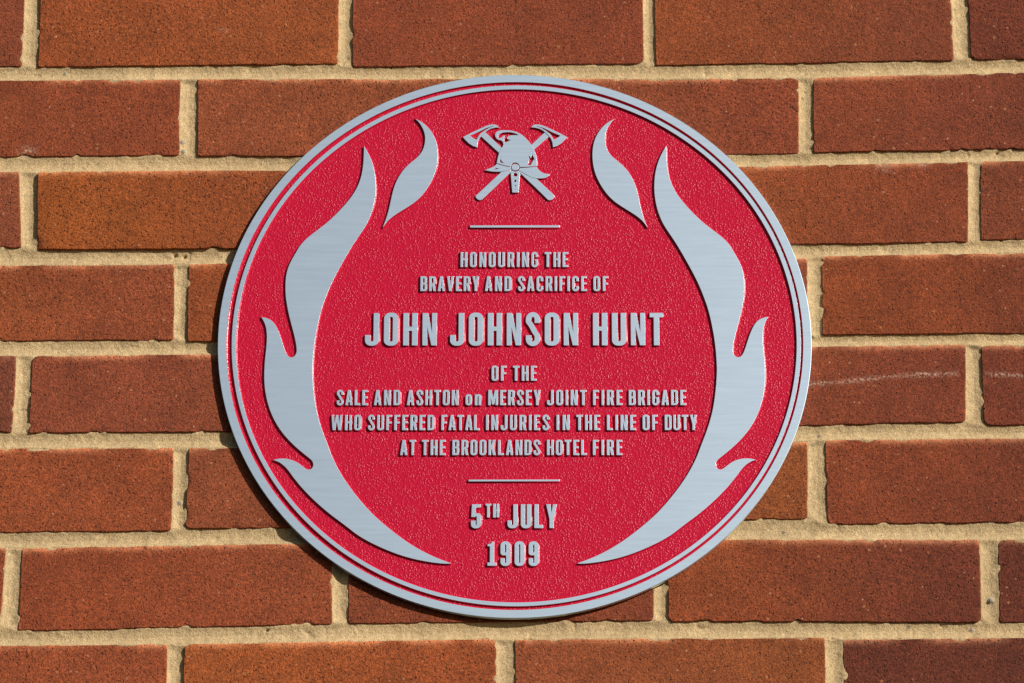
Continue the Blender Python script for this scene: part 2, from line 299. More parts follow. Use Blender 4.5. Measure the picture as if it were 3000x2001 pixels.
BRICK, MORTAR, METAL = mat_brick(), mat_mortar(), mat_metal()
FIELD, FILLET = mat_red_field(), mat_red_edge()

# ------------------------------------------------------------------ brick wall
def lin(c):
    return np.array([(v / 255 / 12.92) if v <= 10 else ((v / 255 + 0.055) / 1.055) ** 2.4 for v in c])

DEF = ((140, 68, 42), (136, 66, 42))
TINTS = {  # course, brick: fired colour at left and right end, corner vignetting darkened in
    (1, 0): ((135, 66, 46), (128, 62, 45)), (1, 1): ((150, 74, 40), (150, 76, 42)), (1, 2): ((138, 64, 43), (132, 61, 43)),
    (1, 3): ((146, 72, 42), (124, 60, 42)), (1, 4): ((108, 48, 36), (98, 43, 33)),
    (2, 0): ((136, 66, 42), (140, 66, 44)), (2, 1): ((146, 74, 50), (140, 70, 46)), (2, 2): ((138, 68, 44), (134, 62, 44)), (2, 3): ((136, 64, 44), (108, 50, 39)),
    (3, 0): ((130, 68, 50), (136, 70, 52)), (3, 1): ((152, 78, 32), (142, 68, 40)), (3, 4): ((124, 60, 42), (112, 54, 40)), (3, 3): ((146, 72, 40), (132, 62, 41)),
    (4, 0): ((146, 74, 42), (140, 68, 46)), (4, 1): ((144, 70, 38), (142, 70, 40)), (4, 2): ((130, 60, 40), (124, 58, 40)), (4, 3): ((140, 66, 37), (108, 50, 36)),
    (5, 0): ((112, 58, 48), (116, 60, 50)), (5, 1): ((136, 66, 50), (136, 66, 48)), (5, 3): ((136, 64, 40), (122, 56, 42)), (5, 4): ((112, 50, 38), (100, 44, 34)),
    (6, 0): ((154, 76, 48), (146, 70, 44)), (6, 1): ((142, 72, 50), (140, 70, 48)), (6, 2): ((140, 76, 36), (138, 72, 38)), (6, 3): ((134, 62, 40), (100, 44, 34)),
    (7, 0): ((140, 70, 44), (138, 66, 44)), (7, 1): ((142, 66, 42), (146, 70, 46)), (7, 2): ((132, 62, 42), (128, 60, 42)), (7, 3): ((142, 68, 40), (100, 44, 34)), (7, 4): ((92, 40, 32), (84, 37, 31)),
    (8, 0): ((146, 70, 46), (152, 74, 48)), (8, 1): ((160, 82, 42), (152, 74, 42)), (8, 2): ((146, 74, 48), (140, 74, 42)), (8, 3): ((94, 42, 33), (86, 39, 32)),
}
PALETTE = [((140, 68, 42), (136, 66, 42)), ((150, 74, 42), (144, 72, 42)), ((128, 61, 43), (132, 62, 42)), ((112, 52, 38), (104, 46, 35)), ((146, 70, 46), (138, 68, 46))]
PROUD = {(3, 1): 0.9, (4, 1): 0.1, (5, 1): 0.0, (6, 1): 0.1, (7, 1): -0.2, (4, 0): -0.2}
GAIN = 1.02

def axis(length, fine=(0, 0.25, 0.55, 1.0, 1.7, 2.8, 4.2), step=1.7):
    a = list(fine)
    n = max(2, int(round((length - 2 * fine[-1]) / step)))
    mid = np.linspace(fine[-1], length - fine[-1], n + 1)[1:-1]
    return np.array(a + list(mid) + [length - f for f in reversed(fine)])

def brick_mesh(ci, bi, quad):
    seed = (ci * 131 + bi * 17 + 5) % 99991
    outside = bi < 0 or bi >= 50 or ci < 0 or ci > 9
    rng = np.random.default_rng(seed)
    q = np.array(quad, float)                              # tl tr br bl
    w = 0.5 * (np.linalg.norm(q[1] - q[0]) + np.linalg.norm(q[2] - q[3]))
    h = 0.5 * (np.linalg.norm(q[3] - q[0]) + np.linalg.norm(q[2] - q[1]))
    U = axis(w, step=6.0 if outside else 1.7); V = axis(h, step=6.0 if outside else 1.7)
    nu, nv = len(U), len(V)
    x, z = np.meshgrid(U, V)                               # z measured downwards from the top edge
    dl, dr, dt, db = x.copy(), w - x, z.copy(), h - z
    px, pz = x.copy(), z.copy()
    # rounded corners
    for cx_, cz_ in ((0, 0), (1, 0), (1, 1), (0, 1)):
        r = rng.uniform(0.8, 2.6) if rng.random() > 0.22 else rng.uniform(3.0, 5.5)
        ex = dr if cx_ else dl; ez = db if cz_ else dt
        m = (ex < r) & (ez < r)
        p = (r - ex[m]) / r; s = (r - ez[m]) / r
        mxn = np.maximum(p, s); ln = np.hypot(p, s) + 1e-9
        p, s = p * mxn / ln, s * mxn / ln
        px[m] = (w - r + p * r) if cx_ else (r - p * r)
        pz[m] = (h - r + s * r) if cz_ else (r - s * r)
    # wandering, nibbled edges fading towards the middle of the face
    def edge(t, sd, amp, chip):
        n = fbm(t / 22, 0 * t + sd * 3.1, seed + sd) * amp + fbm(t / 4.2, 0 * t + sd * 1.7, seed + sd + 40) * amp * 0.55
        c = vnoise(t / 9.0, 0 * t + sd * 7.7, seed + sd + 80)
        c2 = vnoise(t / 2.6, 0 * t + sd * 5.7, seed + sd + 90)
        return n - np.clip(c - 0.76, 0, 1) * chip * 5 * (0.4 + c2)
    fade = lambda d: np.exp(-d / 3.0)
    pz += fade(db) * edge(x, 1, 0.50, 2.0)
    pz -= fade(dt) * edge(x, 2, 0.42, 1.2)
    px -= fade(dl) * edge(z, 3, 0.36, 0.5)
    px += fade(dr) * edge(z, 4, 0.36, 0.5)
    u = px / w; v = pz / h
    X = (q[0][0] * (1 - u) + q[1][0] * u) * (1 - v) + (q[3][0] * (1 - u) + q[2][0] * u) * v
    Z = (q[0][1] * (1 - u) + q[1][1] * u) * (1 - v) + (q[3][1] * (1 - u) + q[2][1] * u) * v
    d = np.minimum(np.minimum(dl, dr), np.minimum(dt, db))
    rr = 0.35 + 0.5 * vnoise(X / 7, Z / 7, seed + 200)
    e = np.clip(d / rr, 0, 1)
    Y = rr * (1 - np.sqrt(np.clip(1 - (1 - e) ** 2, 0, 1)))
    ch = np.clip(vnoise(X / 8.5, Z / 6.0, seed + 300) - 0.70, 0, 1) * 8 * np.exp(-d / 1.6)
    Y += ch
    proud = PROUD.get((ci, bi), rng.uniform(-0.45, 0.35))
    Y += -proud + 0.30 * fbm(X / 60, Z / 45, seed + 400, 2) + 0.10 * fbm(X / 6, Z / 6, seed + 500, 2)
    front = np.stack([X, Y, Z], -1).reshape(-1, 3)
    idx = np.arange(nu * nv).reshape(nv, nu)
    loop = np.concatenate([idx[0, :], idx[1:, -1], idx[-1, -2::-1], idx[-2:0:-1, 0]])
    back = front[loop].copy(); back[:, 1] = 14.0
    verts = np.vstack([front, back])
    f = np.stack([idx[:-1, :-1], idx[1:, :-1], idx[1:, 1:], idx[:-1, 1:]], -1).reshape(-1, 4)
    nb = len(front); L = len(loop); k = np.arange(L); k2 = (k + 1) % L
    side = np.stack([loop[k], loop[k2], nb + k2, nb + k], -1)
    faces = np.vstack([f, side])
    # fired colour with painted-in corner vignetting, rubbed arrises, lime bloom
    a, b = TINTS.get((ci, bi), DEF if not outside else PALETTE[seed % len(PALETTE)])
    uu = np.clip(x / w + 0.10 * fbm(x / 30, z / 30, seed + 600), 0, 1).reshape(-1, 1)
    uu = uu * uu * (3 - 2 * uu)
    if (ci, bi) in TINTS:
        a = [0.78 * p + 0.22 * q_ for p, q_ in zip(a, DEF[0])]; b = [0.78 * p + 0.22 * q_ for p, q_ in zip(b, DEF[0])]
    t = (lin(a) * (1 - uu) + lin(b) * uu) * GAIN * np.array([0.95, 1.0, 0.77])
    wear = np.exp(-(dt / 3.0) ** 2) * np.clip(2.4 * vnoise(x / 24, z / 30, seed + 700) - 0.30, 0, 1) + 0.35 * np.exp(-np.minimum(dl, dr) / 1.0) * vnoise(x / 20, z / 14, seed + 701)
    bloom = np.zeros_like(x)
    if (ci, bi) in ((5, 3), (5, 4)):
        for line in BLOOM:
            ln = np.array(line)
            zc = np.interp(X, ln[:, 0], ln[:, 1])
            k_ = np.exp(-((Z - zc) / 1.5) ** 2) * (X > ln[0, 0]) * (X < ln[-1, 0])
            bloom = np.maximum(bloom, k_ * (0.35 + 0.65 * vnoise(X / 9, 0 * X, 3)))
    for x0, z0, r in SCUFFS:
        bloom = np.maximum(bloom, 0.75 * np.exp(-(((X - x0) / 1.5) ** 2 + (Z - z0) ** 2) / r ** 2 * 1.8))
    tint = np.ones((len(verts), 4)); wr = np.zeros((len(verts), 4)); wr[:, 3] = 1
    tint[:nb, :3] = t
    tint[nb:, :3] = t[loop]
    wr[:nb, 0] = np.clip(wear, 0, 1).reshape(-1)
    wr[:nb, 1] = bloom.reshape(-1)
    return verts, faces, tint, wr

def np_mesh(name, verts, faces):
    me = bpy.data.meshes.new(name)
    nv, nf = len(verts), len(faces)
    me.vertices.add(nv)
    me.vertices.foreach_set('co', (verts * MM).astype(np.float32).ravel())
    me.loops.add(nf * 4)
    me.loops.foreach_set('vertex_index', faces.astype(np.int32).ravel())
    me.polygons.add(nf)
    me.polygons.foreach_set('loop_start', np.arange(0, nf * 4, 4, dtype=np.int32))
    me.polygons.foreach_set('loop_total', np.full(nf, 4, dtype=np.int32))
    me.update(calc_edges=True)
    me.polygons.foreach_set('use_smooth', np.ones(nf, dtype=bool))
    me.validate()
    return me

wall = thing('brick_wall', 'sunlit wall of orange and brown bricks with sandy mortar joints behind the red plaque', 'wall', (0, 0, ZC))
wall['kind'] = 'thing'

# the courses carry on past the picture on every side
def shifted(row, dx, dz):
    return [[[a + dx, c + dz] for a, c in q_] for q_ in row]

ROWS = []
for ci, row in enumerate(BRICKS):
    w0 = row[0][0][0]; w1 = row[-1][1][0]
    left = [shifted([row[0]], -225.0 * k, 0)[0] for k in (4, 3, 2, 1)]
    right = [shifted([row[-1]], 225.0 * k, 0)[0] for k in (1, 2, 3, 4)]
    ROWS.append((ci, [(-1 - i, q_) for i, q_ in enumerate(left)] + list(enumerate(row)) + [(50 + i, q_) for i, q_ in enumerate(right)]))
base = list(ROWS)
for k in range(1, 4):
    for src, ci in ((base[1], -2 * k + 1), (base[0], -2 * k)):
        ROWS.insert(0, (ci, [(90 + i, shifted([q_], 0, 144.6 * k)[0]) for i, (bi, q_) in enumerate(src[1])]))
    for src, ci in ((base[-2], 8 + 2 * k), (base[-1], 9 + 2 * k)):
        ROWS.append((ci, [(90 + i, shifted([q_], 0, -144.6 * k)[0]) for i, (bi, q_) in enumerate(src[1])]))

VS, FS, TS, WS = [], [], [], []
off = 0
for ci, row in ROWS:
    for bi, quad in row:
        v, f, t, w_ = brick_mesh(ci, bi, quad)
        VS.append(v); FS.append(f + off); TS.append(t); WS.append(w_)
        off += len(v)
VS = np.vstack(VS); FS = np.vstack(FS); TS = np.vstack(TS); WS = np.vstack(WS)
me = np_mesh('brickwork', VS, FS)
for nm, data in (('tint', TS), ('wear', WS)):
    at = me.attributes.new(nm, 'FLOAT_COLOR', 'POINT')
    at.data.foreach_set('color', data.astype(np.float32).ravel())
link('brickwork', me, [BRICK], wall)

def course_lines():
    """lower and upper edges of every bed joint as polylines (upper brick's bottom, lower brick's top)"""
    out = []
    for (_, a), (_, b) in zip(ROWS[:-1], ROWS[1:]):
        a = [q for _, q in a]; b = [q for _, q in b]
        up = sum(([q[3], q[2]] for q in a), []); lo = sum(([q[0], q[1]] for q in b), [])
        out.append((np.array(up), np.array(lo)))
    return out

def mortar_mesh():
    def lattice(inner, outer, fine, coarse):
        c = np.arange(inner, outer + coarse, coarse)
        return np.concatenate([-c[::-1][:-1], np.arange(-inner, inner, fine), c])
    xs = lattice(430.0, 1170.0, 0.9, 8.0); zs = lattice(350.0, 820.0, 0.75, 2.5)
    X, Z = np.meshgrid(xs, zs)
    depth = np.full_like(X, 1.5)
    for _, row in ROWS:                                    # cross joints, tooled hollow
        for (_, qa), (_, qb) in zip(row[:-1], row[1:]):
            zt_ = max(qa[1][1], qb[0][1]) + 9; zb_ = min(qa[2][1], qb[3][1]) - 9
            xa = min(qa[1][0], qa[2][0]) - 8; xb = max(qb[0][0], qb[3][0]) + 8
            i0, i1 = np.searchsorted(xs, (xa, xb)); j0, j1 = np.searchsorted(zs, (zb_, zt_))
            if i1 <= i0 or j1 <= j0:
                continue
            zz = zs[j0:j1, None]
            fa = (zz - qa[2][1]) / (qa[1][1] - qa[2][1]); fb = (zz - qb[3][1]) / (qb[0][1] - qb[3][1])
            xl = qa[2][0] + (qa[1][0] - qa[2][0]) * fa; xr = qb[3][0] + (qb[0][0] - qb[3][0]) * fb
            u_ = (xs[None, i0:i1] - xl) / np.maximum(xr - xl, 3.0)
            depth[j0:j1, i0:i1] = np.interp(u_, [-0.7, -0.12, 0.0, 0.2, 0.5, 0.8, 1.0, 1.12, 1.7], [1.5, 0.8, 0.7, 1.7, 2.3, 1.8, 1.0, 1.0, 1.5])
    depth += 0.4 * fbm(X / 40, Z / 40, 900, 2)
    lip = np.zeros_like(X)
    for k, (up, lo) in enumerate(course_lines()):
        zt = np.interp(xs, up[:, 0], up[:, 1])[None, :]; zb = np.interp(xs, lo[:, 0], lo[:, 1])[None, :]
        wob = 0.6 * fbm(X / 26, Z * 0 + k * 9.3, 950 + k, 3)
        t = (zt - Z) / np.maximum(zt - zb, 3.0)
        prof = np.interp(t, [-0.25, -0.05, 0.06, 0.22, 0.5, 0.78, 0.90, 1.0, 1.15, 1.4], [1.3, 1.3, 1.6, 2.4, 3.0, 2.3, 1.1, 0.3, 0.7, 1.5])
        crack = np.clip((vnoise(X / 8.0, X * 0 + k * 3.7, 960 + k) - 0.52) * 5, 0, 1) * np.exp(-((zb - Z - 0.1) / 0.45) ** 2) * 1.5
        prof = prof + wob * 0.45 + crack
        wgt = np.clip(np.interp(t, [-0.35, -0.05, 1.05, 1.35], [0, 1, 1, 0]), 0, 1)
        depth = depth * (1 - wgt) + prof * wgt
    depth += 0.34 * fbm(X / 7, Z / 7, 990, 3) + 0.20 * fbm(X / 2.2, Z / 2.2, 991, 2)
    grit = np.zeros_like(X)
    for x0, z0, r in PEBBLES:
        d2 = ((X - x0) ** 2 + ((Z - z0) / 1.15) ** 2) / r ** 2
        depth -= 0.8 * r * np.sqrt(np.clip(1 - d2, 0, 1)); grit = np.maximum(grit, np.clip((1.15 - d2) * 4, 0, 1))
    for x0, z0, r in HOLES:
        depth += 3.0 * np.exp(-(((X - x0) / 1.4) ** 2 + (Z - z0) ** 2) / r ** 2 * 1.6)
    pit = np.clip(vnoise(X / 4.0, Z / 4.0, 992) - 0.90, 0, 1) * 9
    depth += pit
    global GRIT
    V = np.stack([X, depth, Z], -1).reshape(-1, 3)
    GRIT = grit.reshape(-1)
    nz, nx = X.shape
    idx = np.arange(nx * nz).reshape(nz, nx)
    F = np.stack([idx[:-1, :-1], idx[:-1, 1:], idx[1:, 1:], idx[1:, :-1]], -1).reshape(-1, 4)
    # closed behind: a shallow slab
    ring = np.concatenate([idx[0, :], idx[1:, -1], idx[-1, -2::-1], idx[-2:0:-1, 0]])
    B = V[ring].copy(); B[:, 1] = 16.0
    n0 = len(V); L = len(ring); k = np.arange(L); k2 = (k + 1) % L
    S = np.stack([ring[k2], ring[k], n0 + k, n0 + k2], -1)
    corners = np.array([[xs[0], 16, zs[0]], [xs[-1], 16, zs[0]], [xs[-1], 16, zs[-1]], [xs[0], 16, zs[-1]]], float)
    n1 = n0 + L
    return np.vstack([V, B, corners]), np.vstack([F, S, [[n1 + 3, n1 + 2, n1 + 1, n1]]])

me = np_mesh('mortar', *mortar_mesh())
at = me.attributes.new('grit', 'FLOAT', 'POINT')
gv = np.zeros(len(me.vertices), np.float32); gv[:len(GRIT)] = GRIT
at.data.foreach_set('value', gv)
link('mortar', me, [MORTAR], wall)

# ------------------------------------------------------------------ plaque
plaque = thing('memorial_plaque', 'round red memorial plaque with silver flames, fire helmet and raised lettering on brick wall', 'plaque', (0, 0, ZC))
plaque.rotation_euler = (0, 0.0097, 0)

def area(p):
    p = np.asarray(p); q = np.roll(p, -1, 0)
    return 0.5 * float(np.sum(p[:, 0] * q[:, 1] - q[:, 0] * p[:, 1]))

def ccw(p):
    p = [tuple(v) for v in p]
    return p if area(p) > 0 else p[::-1]

def cw(p):
    return ccw(p)[::-1]

def clean(p, eps=0.01):
    out = []
    for v in p:
        if not out or math.hypot(v[0] - out[-1][0], v[1] - out[-1][1]) > eps:
            out.append((float(v[0]), float(v[1])))
    if math.hypot(out[0][0] - out[-1][0], out[0][1] - out[-1][1]) <= eps:
        out.pop()
    return out

def normals(p):
    p = np.asarray(p, float)
    a = np.roll(p, 1, 0); b = np.roll(p, -1, 0)
    e1 = p - a; e2 = b - p
    n1 = np.stack([e1[:, 1], -e1[:, 0]], 1); n2 = np.stack([e2[:, 1], -e2[:, 0]], 1)
    n1 /= np.linalg.norm(n1, axis=1, keepdims=True) + 1e-9; n2 /= np.linalg.norm(n2, axis=1, keepdims=True) + 1e-9
    s = n1 + n2
    ln = np.linalg.norm(s, axis=1, keepdims=True)
    u = s / (ln + 1e-6)
    return u * np.minimum(2.0 / (ln + 1e-6), 1.7)

SKIRT = ((0.0, 0.0), (0.10, 0.045), (0.14, 0.40), (0.22, 0.62), (0.36, 0.78), (0.56, 0.89), (0.84, 0.965), (1.18, 1.0), (1.42, 1.015))   # offset, share of depth

def relief(name, shapes, parent, front=PLAQUE_FRONT, depth=FIELD_DEPTH, spread=1.0, hole_spread=0.45, arris=0.035):
    """raised metal shapes with red enamelled flanks that run out into the ground"""
    V, F, M, smooth = [], [], [], []
    for outer, holes in shapes:
        loops = [clean(ccw(outer))] + [clean(cw(h)) for h in holes]
        base = len(V)
        flat = [v for lp in loops for v in lp]
        V += [(x, -front, z) for x, z in flat]
        tris = tessellate_polygon([[Vector((x, z, 0)) for x, z in lp] for lp in loops])
        for t in tris:
            a, b, c = (flat[i] for i in t)
            s = (b[0] - a[0]) * (c[1] - a[1]) - (c[0] - a[0]) * (b[1] - a[1])
            if abs(s) < 1e-9:
                continue
            F.append([base + i for i in (t if s > 0 else t[::-1])]); M.append(0); smooth.append(False)
        for li, lp in enumerate(loops):
            nrm = normals(lp); p = np.array(lp); n = len(lp)
            k = spread if li == 0 else spread * hole_spread
            rings = []
            for o, hgt in SKIRT if arris else SKIRT[:1] + SKIRT[2:]:
                if arris and hgt == SKIRT[1][1]:
                    o, hgt = arris / k, arris * 0.45 / depth
                b0 = len(V)
                pts = p + nrm * (o * k)
                y = -front + hgt * depth
                V += [(float(x), y, float(z)) for x, z in pts]
                rings.append(b0)
            for q, (r0, r1) in enumerate(zip(rings[:-1], rings[1:])):
                for i in range(n):
                    j = (i + 1) % n
                    F.append([r0 + i, r1 + i, r1 + j, r0 + j]); M.append(0 if q == 0 and arris else 1); smooth.append(q > 0 or not arris)
    me = bpy.data.meshes.new(name)
    me.from_pydata([(x * MM, y * MM, z * MM) for x, y, z in V], [], F)
    me.polygons.foreach_set('material_index', M)
    me.polygons.foreach_set('use_smooth', smooth)
    me.update()
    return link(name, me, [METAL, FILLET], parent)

def circle(cx_, cz_, r, n=256):
    return [(cx_ + r * math.cos(2 * math.pi * i / n), cz_ + r * math.sin(2 * math.pi * i / n)) for i in range(n)]

# backing plate, rim, thin ring, red ground
R_OUT = 209.85
def annulus_body(name, rings, mats, mat_ids, parent, smooth=True):
    """rings: list of (points, y) joined in order"""
    V, F, M = [], [], []
    for pts, y in rings:
        V += [(x * MM, y * MM, z * MM) for x, z in pts]
    n = len(rings[0][0])
    for k in range(len(rings) - 1):
        for i in range(n):
            j = (i + 1) % n
            F.append([k * n + i, (k + 1) * n + i, (k + 1) * n + j, k * n + j]); M.append(mat_ids[k])
    me = bpy.data.meshes.new(name)
    me.from_pydata(V, [], F)
    me.polygons.foreach_set('material_index', M)
    me.update()
    return me, n

NS = 384
(rx, rz, rr_), (ox, oz, orr), (ix_, iz_, irr) = RINGS
ft = -PLAQUE_FRONT
fl = -PLAQUE_FRONT + FIELD_DEPTH
# plate: solid disc behind the enamel
me = bpy.data.meshes.new('backing_plate')
c1 = circle(0, 0, R_OUT - 1.0, NS)
Vv = [(x * MM, -PLAQUE_BACK * MM, z * MM) for x, z in c1] + [(x * MM, (fl + 0.25) * MM, z * MM) for x, z in c1]
Ff = [list(range(NS)), list(range(2 * NS - 1, NS - 1, -1))] + [[i, NS + i, NS + (i + 1) % NS, (i + 1) % NS] for i in range(NS)]
me.from_pydata(Vv, [], Ff); me.update()
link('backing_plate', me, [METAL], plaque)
# red ground
me = bpy.data.meshes.new('enamel_ground')
c1 = circle(0, 0, R_OUT - 3.0, NS)
me.from_pydata([(x * MM, fl * MM, z * MM) for x, z in c1] + [(x * MM, (fl + 0.2) * MM, z * MM) for x, z in c1], [],
               [list(range(NS)), list(range(2 * NS - 1, NS - 1, -1))] + [[(i + 1) % NS, NS + (i + 1) % NS, NS + i, i] for i in range(NS)]); me.update()
link('enamel_ground', me, [FIELD], plaque)
# outer rim with its edge
co = circle(0, 0, R_OUT, NS); cb = circle(0, 0, R_OUT - 0.25, NS); ci_ = circle(rx, rz, rr_, NS)
skirt = [(circle(rx, rz, rr_ - o * 0.75, NS), ft + h * FIELD_DEPTH) for o, h in ((0.01, 0.004),) + SKIRT[2:]]
me, _ = annulus_body('rim', [(circle(0, 0, R_OUT - 0.9, NS), -PLAQUE_BACK), (co, -PLAQUE_BACK), (co, ft + 0.2), (cb, ft), (ci_, ft)] + skirt,
                     None, [0, 0, 0, 0, 0] + [1] * (len(skirt) - 1), plaque)
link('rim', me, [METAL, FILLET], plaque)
relief('raised_ring', [(circle(ox, oz, orr, NS), [circle(ix_, iz_, irr, NS)])], plaque, spread=0.75, hole_spread=1.5, arris=0.015)

# flames
def smooth_chain(chain, sub=4):
    p = np.array(chain, float)
    e = np.vstack([2 * p[0] - p[1], p, 2 * p[-1] - p[-2]])
    out = []
    for i in range(1, len(e) - 2):
        p0, p1, p2, p3 = e[i - 1], e[i], e[i + 1], e[i + 2]
        t0 = 0; t1 = t0 + np.linalg.norm(p1 - p0) ** 0.5 + 1e-6; t2 = t1 + np.linalg.norm(p2 - p1) ** 0.5 + 1e-6; t3 = t2 + np.linalg.norm(p3 - p2) ** 0.5 + 1e-6
        for s in range(sub):
            t = t1 + (t2 - t1) * s / sub
            a1 = (t1 - t) / (t1 - t0) * p0 + (t - t0) / (t1 - t0) * p1
            a2 = (t2 - t) / (t2 - t1) * p1 + (t - t1) / (t2 - t1) * p2
            a3 = (t3 - t) / (t3 - t2) * p2 + (t - t2) / (t3 - t2) * p3
            b1 = (t2 - t) / (t2 - t0) * a1 + (t - t0) / (t2 - t0) * a2
            b2 = (t3 - t) / (t3 - t1) * a2 + (t - t1) / (t3 - t1) * a3
            out.append(tuple((t2 - t) / (t2 - t1) * b1 + (t - t1) / (t2 - t1) * b2))
    return out + [tuple(p[-1])]

def soften(chain, it=2):
    p = np.array(chain, float)
    for _ in range(it):
        p[1:-1] = 0.5 * p[1:-1] + 0.25 * (p[:-2] + p[2:])
    return p.tolist()

def flame_outline(chains, sub=4, it=1):
    return clean(sum((smooth_chain(soften(c, it), sub)[:-1] for c in chains), []), 0.05)

mirror = lambda pts: [(0.2 - x, z) for x, z in pts]
bigf = flame_outline(BIG); smf = flame_outline(SMALL)
for pts in (bigf, mirror(bigf)):
    relief('large_flame', [(pts, [])], plaque)
for pts in (smf, mirror(smf)):
    relief('small_flame', [(pts, [])], plaque)

# divider bars
for b in BARS:
    relief('divider_bar', [(b, [])], plaque, spread=0.9)

# crossed axes and helmet
E = EM
def closed(pts, it=0):
    return clean(pts, 0.02)
for head, hole, up, lo, drop in (('axe_head_out', 'axe_head_hole', 'handle_up', 'handle_lo', 0.22), ('axe2_head_out', 'axe2_head_hole', 'handle2_up', 'handle2_lo', 0.30)):
    axe = relief('axe', [(closed(E[up]), []), (closed(E[lo]), [])], plaque, front=PLAQUE_FRONT - drop, depth=FIELD_DEPTH - drop, spread=0.8)
    relief('axe_head', [(closed(E[head]), [closed(E[hole])])], axe, front=PLAQUE_FRONT - 0.05, depth=FIELD_DEPTH - 0.05, spread=0.8, hole_spread=0.4)
helmet = relief('helmet', [(closed(E['dome']), [closed(E['curl']), closed(E['sliver']), closed(E['flash'])])], plaque, spread=0.55, hole_spread=0.5)
relief('helmet_peak', [(closed(E['brim_left']), [closed(E['squiggle'])]), (closed(E['brim_right']), [])], helmet, spread=0.45, hole_spread=0.3)
bx, bz, br = DOTS[0]
relief('helmet_badge', [(circle(bx, bz, br, 40), [])], helmet, spread=0.4)
relief('chin_strap', [(closed(E['strap']), [circle(x, z, r, 24) for x, z, r in DOTS[1:]])], helmet, spread=0.6, hole_spread=0.3)

# ------------------------------------------------------------------ lettering
def rnd(pts):
    """polygon with optional corner radius: (x, z) or (x, z, r)"""
    out = []
    n = len(pts)
    for i, p in enumerate(pts):
        r = p[2] if len(p) > 2 else 0
        P = np.array(p[:2], float)
        if r <= 0:
            out.append(tuple(P)); continue
        A = np.array(pts[i - 1][:2], float); B = np.array(pts[(i + 1) % n][:2], float)
        a = A - P; b = B - P
        la, lb = np.linalg.norm(a), np.linalg.norm(b)
        a /= la; b /= lb
        ang = math.acos(max(-1, min(1, float(a @ b))))
        t = min(r / math.tan(ang / 2), la * 0.5, lb * 0.5)
        rr = t * math.tan(ang / 2)
        c = P + (a + b) / np.linalg.norm(a + b) * (rr / math.sin(ang / 2))
        p0 = P + a * t - c; p1 = P + b * t - c
        a0 = math.atan2(p0[1], p0[0]); d = math.atan2(p1[1], p1[0]) - a0
        while d > math.pi: d -= 2 * math.pi
        while d < -math.pi: d += 2 * math.pi
        for k in range(8):
            q = a0 + d * k / 7
            out.append((c[0] + rr * math.cos(q), c[1] + rr * math.sin(q)))
    return out

def stroke(path, s):
    p = np.array(clean(path, 0.3))
    t = np.gradient(p, axis=0)
    t /= np.linalg.norm(t, axis=1, keepdims=True) + 1e-9
    n = np.stack([-t[:, 1], t[:, 0]], 1) * s / 2
    return [tuple(v) for v in np.vstack([p + n, (p - n)[::-1]])]

def arc(cx_, cz_, rx_, rz_, a0, a1, n=14):
    return [(cx_ + rx_ * math.cos(math.radians(a0 + (a1 - a0) * k / (n - 1))), cz_ + rz_ * math.sin(math.radians(a0 + (a1 - a0) * k / (n - 1)))) for k in range(n)]

